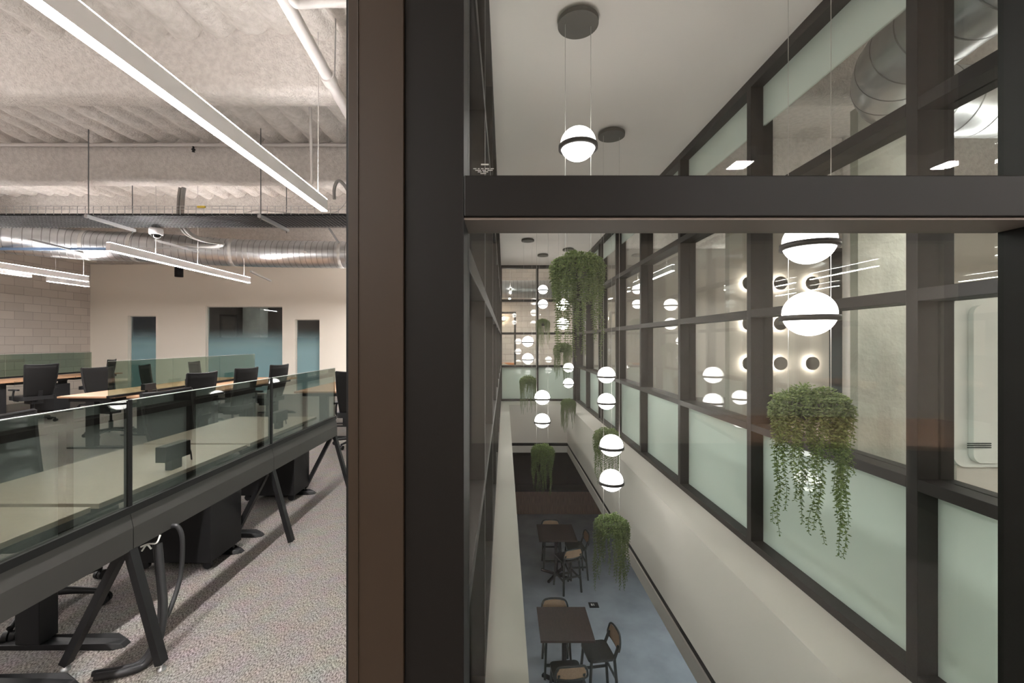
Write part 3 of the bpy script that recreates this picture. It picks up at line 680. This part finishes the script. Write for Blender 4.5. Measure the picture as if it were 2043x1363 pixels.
def make_plant(seed, long=1.0, dens=1.0, leafsz=1.0, bare=.3):
    r = random.Random(seed); t = empty('trailing_plant')
    MB().lathe([(.02, -.10), (.055, -.09), (.085, -.05), (.095, 0), (.09, .004), (.08, -.005), (0, -.01)], n=24).build('planter', POTM, t)
    fol = MB(); st = MB()
    for k in range(int(1900*dens)):     # the mound on top
        a = r.random()*2*PI; rr = math.sqrt(r.random())*.15
        h = .05*math.cos(min(1, rr/.155)*PI/2) + .02*noise.noise(Vector((rr*30*math.cos(a), rr*30*math.sin(a), seed))) + .012*math.sin(3*a+seed) - (0 if rr < .10 else (rr-.10)*.9)
        p = Vector((rr*math.cos(a), rr*math.sin(a), h - r.random()*.035))
        d = Vector((math.cos(a)*(.4+rr*4)+r.uniform(-.6, .6), math.sin(a)*(.4+rr*4)+r.uniform(-.6, .6), r.uniform(-.5, .8)))
        leaf(fol, p, d, .021*leafsz*r.uniform(.7, 1.2), .0068*leafsz, Vector((0, 0, 1)))
    nst = int(150*dens)
    for k in range(nst):
        a = r.random()*2*PI
        if bare and r.random() < bare: a = r.choice([.3, 1.4, 2.9, 3.7, 5.2])+r.uniform(-.25, .25)+seed*.7
        Ln = (.04 + .22*r.random()**1.2) if k < nst*.78 else (.30 + .36*r.random()**1.3)*long
        r0 = r.uniform(.085, .11); R1 = r.uniform(.10, .158)
        pts = []; n = int(Ln/.014)+4; ph = r.uniform(0, 6)
        for i in range(n):
            q = i/n; s_ = i*.014
            rad = r0 + (R1-r0)*min(1, s_/.06)
            zz = .02 - max(0, s_-.02)*(1 if s_ > .05 else .6)
            aa = a + .05*math.sin(ph+s_*14)
            pts.append(Vector((rad*math.cos(aa)+.006*math.sin(ph+s_*25), rad*math.sin(aa)+.006*math.cos(ph*2+s_*21), zz)))
        st.tube(pts[::3]+[pts[-1]], .0011, 4, False)
        tip = len(pts)
        for i in range(2, tip):
            p = pts[i]; d0 = (pts[i]-pts[i-1]).normalized(); th = ph + (i % 2)*PI/2 + i*.12
            sz = leafsz*(1-.45*max(0, (i/tip-.75)/.25))
            for sgn in (0, PI):
                if r.random() < .08: continue
                o_ = Vector((math.cos(th+sgn), math.sin(th+sgn), 0))
                leaf(fol, p, o_+d0*.55+Vector((0, 0, r.uniform(-.2, .2))), .021*sz*r.uniform(.75, 1.2), .0075*sz, d0)
    fol.build('leaves', GREEN, t); st.build('stems', GREEND, t)
    return t
P1 = make_plant(3); P2 = make_plant(11, 1.05, .95, bare=.45); P3 = make_plant(5, .95, 1.1, bare=.2)
for p in (P1, P2, P3): learn(p)
used = set()
def place_plant(src, x, y, z, rz, label, s=1):
    o = src if src not in used else copy_tree(src); used.add(src)
    o.location = (x, y, z); o.rotation_euler = (0, 0, rz); o.scale = (s, s, s)
    return tag(o, label, 'plant', 'trailing plants hung in the void')
PEND = [ # x, y, upper ring height above the eye, cord angle, lamp label, plant label, plant variant, plant rotation
 (.437, 2.56, 1.153, .1, 'globe pendant nearest the ceiling whose single upper globe shows above the dark transom', 'large trailing plant at the centre top of the lower pane, below the near left canopy', P3, 1.0),
 (1.355, 1.917, .4235, -.5, 'largest pair of white globes, nearest at the right', 'largest trailing plant at the right, hung under the largest globes', P1, 0),
 (.98, 3.95, -.972, .2, 'pair of globes low in the void in front of a plant by the white upstand', 'trailing plant low over the concrete floor, beside the white upstand', P2, 2.0),
 (1.237, 5.23, -.427, .4, 'pair of globes at mid height before the right glazed wall', 'trailing plant half hidden behind the low pair of globes', P1, 2.5),
 (.52, 5.93, -.79, 0, 'pair of globes in the middle of the void before the white far upstand', 'trailing plant before the dark lower opening, left in the void', P3, 4.0),
 (.978, 7.23, .597, .3, 'pair of globes partly behind the strands of the centre plant', 'trailing plant straight below the strands of the large centre plant', P2, .6),
 (.437, 8.08, -.02, .15, 'pair of globes left of the far glazing mullion at eye level', 'trailing plant at the far left, in front of the bottom of the far glazing', P1, 5.0),
 (1.32, 8.9, -.559, .5, 'small far pair of globes by the right corner of the far glazing', 'trailing plant before the white far upstand near the right corner', P3, 2.2),
 (.846, 9.48, 1.122, .1, 'farthest and highest small pair of globes right of the far mullion', 'smallest and highest trailing plant, before the far glazing mullion', P2, 3.6)]
for x, y, zr, ang, l1, l2, src, rz in PEND:
    make_pendant(x, y, H+zr, ang, l1)
    place_plant(src, x, y, H+zr-.32-.36, rz, l2)

# ------------------------------------------------------------------ lower storey furniture
def bar_table(x, y, w, d, label):
    t = empty('counter_table', (x, y, ZL)); h = .93
    MB().box(-w/2, w/2, -d/2, d/2, h-.03, h).build('table_top', DWOOD, t, bevel=.003)
    MB().tube([(0, 0, .04), (0, 0, h-.03)], .035, 16).box(-.12, .12, -.12, .12, h-.045, h-.03).build('column', BLACK, t)
    b = MB()
    for k in range(4):
        a = PI/4 + k*PI/2 + .2; b.bar((0, 0, .03), (.36*math.cos(a), .36*math.sin(a), .022), .05, .04)
    b.build('cross_base', BLACK, t, bevel=.004)
    return tag(t, label, 'table')
bar_table(.87, 6.28, .75, .76, 'near dark square counter table on the grey concrete floor')
bar_table(1.11, 9.27, .79, .80, 'far dark square counter table on the grey concrete floor')
DG = pbr('black_green_lacquer', (.013, .018, .015), .4)
def stool():
    t = empty('counter_stool')      # faces +Y
    MB().rbox(-.20, .20, -.18, .20, .62, .65, .06).build('seat', DG, t, bevel=.006)
    for sx in (-1, 1):
        MB().bar((sx*.17, .16, .63), (sx*.20, .21, 0), .032).build('leg', DG, t, bevel=.004)
        MB().bar((sx*.165, -.235, .80), (sx*.17, -.17, .63), .034).bar((sx*.17, -.17, .63), (sx*.20, -.22, 0), .034).build('leg', DG, t, bevel=.004)
        MB().bar((sx*.185, .19, .27), (sx*.185, -.20, .27), .022, .03).build('rung', DG, t)
    MB().bar((-.19, .195, .20), (.19, .195, .20), .022, .035).build('rung', DG, t)
    MB().bar((-.185, -.205, .33), (.185, -.205, .33), .022, .03).build('rung', DG, t)
    P = [(-.20, -.225, .74), (-.205, -.24, .82), (-.17, -.255, .90), (-.08, -.275, .92), (.08, -.275, .92), (.17, -.255, .90), (.205, -.24, .82), (.20, -.225, .74), (.08, -.245, .725), (-.08, -.245, .725), (-.20, -.225, .74)]
    MB().tube(smooth_path(P, 4), .014, 8, False).build('back_frame', DG, t)
    v = [(-.19, -.225, .735), (-.19, -.24, .82), (-.155, -.255, .895), (0, -.27, .91), (.155, -.255, .895), (.19, -.24, .82), (.19, -.225, .735), (0, -.245, .725)]
    v2 = [(a, b-.006, c) for a, b, c in v]
    MB().add(v+v2, [tuple(range(8)), tuple(range(15, 7, -1))]+[(i, 8+i, 8+(i+1) % 8, (i+1) % 8) for i in range(8)]).build('cane_back', CANE, t)
    return t
sp = stool(); learn(sp)
for i, (x, y, rz, lab) in enumerate([
 (.80, 6.62, PI, 'cane back stool behind the near table, only its rounded top rail showing'),
 (1.33, 6.12, PI/2+.15, 'cane back stool at the right side of the near table'),
 (.83, 5.72, .1, 'cane back stool in front of the near table at the bottom of the view'),
 (1.06, 9.66, PI, 'pale cane back stool behind the far table'),
 (1.52, 9.25, PI/2+.1, 'black stool at the right side of the far table'),
 (1.28, 8.78, .35, 'black stool in front of the far table near its right corner')]):
    o = sp if i == 0 else copy_tree(sp); o.location = (x, y, ZL); o.rotation_euler = (0, 0, rz); tag(o, lab, 'stool', 'cane back counter stools')
t = empty('floor_outlet', (1.70, 8.22, ZL)); MB().box(-.09, .09, -.08, .08, 0, .008).build('cover_plate', BLACK, t); MB().box(-.05, -.02, -.03, .03, .008, .011).box(-.005, .01, -.03, .03, .008, .011).build('socket', REDP, t)
tag(t, 'small black floor outlet with two white sockets in the concrete', 'outlet')
t = empty('banquette', (1.0, 12.80, ZL)); MB().box(-4.5, 4.5, -.25, .25, 0, .66).build('panel_front', MWOOD, t); MB().box(-4.5, 4.5, -.27, .25, .66, .70).build('ledge', DWOOD, t)
tag(t, 'long brown wood panelled bench base across the far end below', 'bench')
# recessed ceiling panels that light the lower floor, away from the opening
def panel_lamp(x, y, sx, sy, z, mat, label):
    t = empty('ceiling_panel', (x, y, z)); MB().box(-sx, sx, -sy, sy, -.03, -.001).build('tray', FIXW, t); MB().box(-sx+.02, sx-.02, -sy+.02, sy-.02, -.034, -.0302).build('diffuser', mat, t)
    return tag(t, label, 'light', 'ceiling panels below')
panel_lamp(2.9, 3.2, .3, .9, zb-.02, COOLP, 'cool ceiling panel over the near right of the lower floor')
panel_lamp(-1.3, 3.2, .3, .9, zb-.02, COOLP, 'cool ceiling panel over the near left of the lower floor')
panel_lamp(2.9, 7.0, .3, .6, zb-.02, COOLP, 'cool ceiling panel over the right side of the far table')

# ------------------------------------------------------------------ right room behind the glazing
S('wall_sconce', MB().box(3.38, 4.88, 6.48, 6.6, 0, DECK), pbr('warm_grey_wall', (.40, .37, .34), .8))
S('wall_room_back', MB().box(XR+.16, 8, 11.6, 11.7, 0, DECK), WHITE)
def sconce(x, z, label):
    t = empty('wall_sconce', (x, 6.48, z))
    m = MB(); m.tube([(0, -.058, 0), (0, -.040, 0)], .10, 32).build('disc', pbr('sconce_disc', (.07, .06, .052), .7), t)
    MB().tube([(0, -.034, 0), (0, -.026, 0)], .05, 24).build('glow_ring', GLOW, t)
    MB().tube([(0, -.039, 0), (0, -.001, 0)], .02, 16).build('mount', BLACK, t)
    return tag(t, label, 'light', 'round disc sconces')
Ys = 6.4
def sx_(px): return (px-1006.5)/860*Ys
def sz_(py): return H+(682-py)/860*Ys
for px, side in ((1497, 'left'), (1560, 'middle'), (1624, 'right')):
    for py, row in ((565, 'top'), (646, 'centre'), (726, 'bottom')):
        if side == 'right' and row == 'centre': lab = 'back-lit disc sconce behind the largest globes, right of their edge'
        else: lab = 'back-lit round disc sconce, %s row, %s column of the grey wall' % (row, side)
        sconce(sx_(px), sz_(py), lab)
c = MB().box(3.28, 3.80, 4.0, 4.09, 0, 3.68).build('concrete_pier', ROUGHC); tag(c, 'pale rough concrete pier standing behind the right glazing', 'pier')
pipe('standpipe', [(4.6, 5.8, 0), (4.6, 5.8, DECK)], .045, PIPEW, 'white vertical pipe between the sconce wall and the concrete column')
t = empty('dark_doorway', (5.5, 6.7, 0)); MB().box(-.7, .9, 0, .06, 0, 2.9).build('door_leaf', pbr('slate_door', (.012, .014, .017), .6, spec=.2), t); MB().box(-.75, -.70, -.02, .08, 0, 2.95).box(.9, .95, -.02, .08, 0, 2.95).box(-.75, .95, -.02, .08, 2.9, 2.95).build('door_frame', BLACK, t)
tag(t, 'dark door behind the white pipe in the right room', 'door')
t = empty('phone_booth', (3.36, 2.42, 0))
MB().rbox(-.86, .9, -.02, .2, .80, 1.76, .07, 'y', 6).build('shell', APPL, t)
MB().rbox(-.78, .84, -.05, -.021, .83, 1.70, .05, 'y', 6).build('front_panel', APPL, t, bevel=.01)
v = MB()
for r_ in range(3):
    for k in range(4): v.box(-.82+k*.033, -.79+k*.033, -.058, -.053, .915+r_*.011, .921+r_*.011)
v.build('vent_slots', BLACK, t)
MB().box(-.80, .84, .02, .18, 0, .80).build('base', WHITE, t)
tag(t, 'white rounded cabinet with a small vent grille behind the nearest right pane', 'cabinet')
SPOT = emit('downlight_lens', (1, .96, .92), 380)
for x, l in ((2.0, 'left'), (3.77, 'right')):
    t = empty('square_downlight', (x, -2.31, 3.0)); MB().box(-.09, .09, -.09, .09, 0, .12).build('can', FIXW, t); MB().box(-.07, .07, -.07, .07, -.004, -.0005).build('lens', SPOT, t); MB().tube([(0, 0, .12), (0, 0, 1.22)], .008, 8).build('stem', FIXW, t)
    tag(t, 'small square downlight over the %s end of the oak meeting table behind the camera' % l, 'light', 'square downlights over the meeting table')
t = empty('meeting_table', (3.0, -2.35, 0), .12)
MB().rbox(-1.15, 1.15, -.62, .62, .72, .75, .08).build('table_top', WOOD, t)
MB().box(-.8, -.72, -.4, .4, 0, .72).box(.72, .8, -.4, .4, 0, .72).build('trestle', BLACK, t)
tag(t, 'oak meeting table behind the camera, mirrored faintly in the near pane', 'table')
for i, (x, y, rz, lab) in enumerate([(3.6, -1.35, PI-.2, 'black task chair at the oak meeting table behind the camera, nearest the glazing'), (4.55, -2.2, PI/2, 'black task chair at the right end of the oak meeting table behind the camera')]):
    o = copy_tree(proto); o.location = (x, y, 0); o.rotation_euler = (0, 0, rz); o['label'] = lab
# ------------------------------------------------------------------ lounge behind the far glazing
S('wall_lounge', MB().box(-2.6, 8, 16, 16.12, 0, DECK), BLOCK)
S('wall_lounge_left', MB().box(-2.6, -2.5, 12.43, 16, 0, DECK), WHITE)
S('trim_11', MB().box(.31, .37, 13.9, 13.96, 0, 2.4).box(-.2, .37, 13.9, 13.96, 2.4, 2.46), BLACK)
t = empty('sofa', (-.75, 13.0, 0))
MB().rbox(-1.0, 1.05, -.42, .42, .12, .42, .06).build('seat', ORANGE, t, bevel=.03); MB().rbox(-1.0, 1.05, .22, .45, .35, .84, .06).build('backrest', ORANGE, t, bevel=.03)
MB().rbox(.85, 1.05, -.42, .42, .12, .66, .06).build('armrest', ORANGE, t, bevel=.03)
for sx in (-.9, .9):
    for sy in (-.35, .35): MB().tube([(sx, sy, 0), (sx, sy, .12)], .02, 8).build('leg', BLACK, t)
tag(t, 'orange leather sofa in the lounge behind the far glazing', 'sofa')
c = MB().rbox(-.2, .2, -.06, .06, 0, .38, .07, 'y').build('cushion', CUSH, None, (-.02, 13.0, .44)); c.rotation_euler = (-.2, .35, 0); tag(c, 'cream cushion leaning on the orange sofa', 'cushion')
t = empty('wall_lamp', (-.03, 15.9, 2.35)); MB().box(-.05, .05, .05, .10, -.08, .08).build('bracket', BLACK, t); MB().lathe([(0, -.07), (.05, -.05), (.06, 0), (.05, .05), (0, .07)], n=16).build('bulb', WARM, t)
tag(t, 'small warm wall lamp on the block wall of the lounge', 'light')

# ------------------------------------------------------------------ world and view
wd = bpy.data.worlds.new('world'); bpy.context.scene.world = wd; wd.use_nodes = True
wd.node_tree.nodes['Background'].inputs[0].default_value = (.9, .9, 1, 1); wd.node_tree.nodes['Background'].inputs[1].default_value = .01
sc = bpy.context.scene
sc.view_settings.view_transform = 'Standard'; sc.view_settings.look = 'None'; sc.view_settings.exposure = 1.85; sc.view_settings.gamma = 1
sc.view_settings.use_curve_mapping = False
sc.cycles.transparent_max_bounces = 48; sc.cycles.max_bounces = 12; sc.cycles.diffuse_bounces = 6; sc.cycles.glossy_bounces = 6
sc.cycles.sample_clamp_indirect = 6; sc.cycles.use_denoising = True
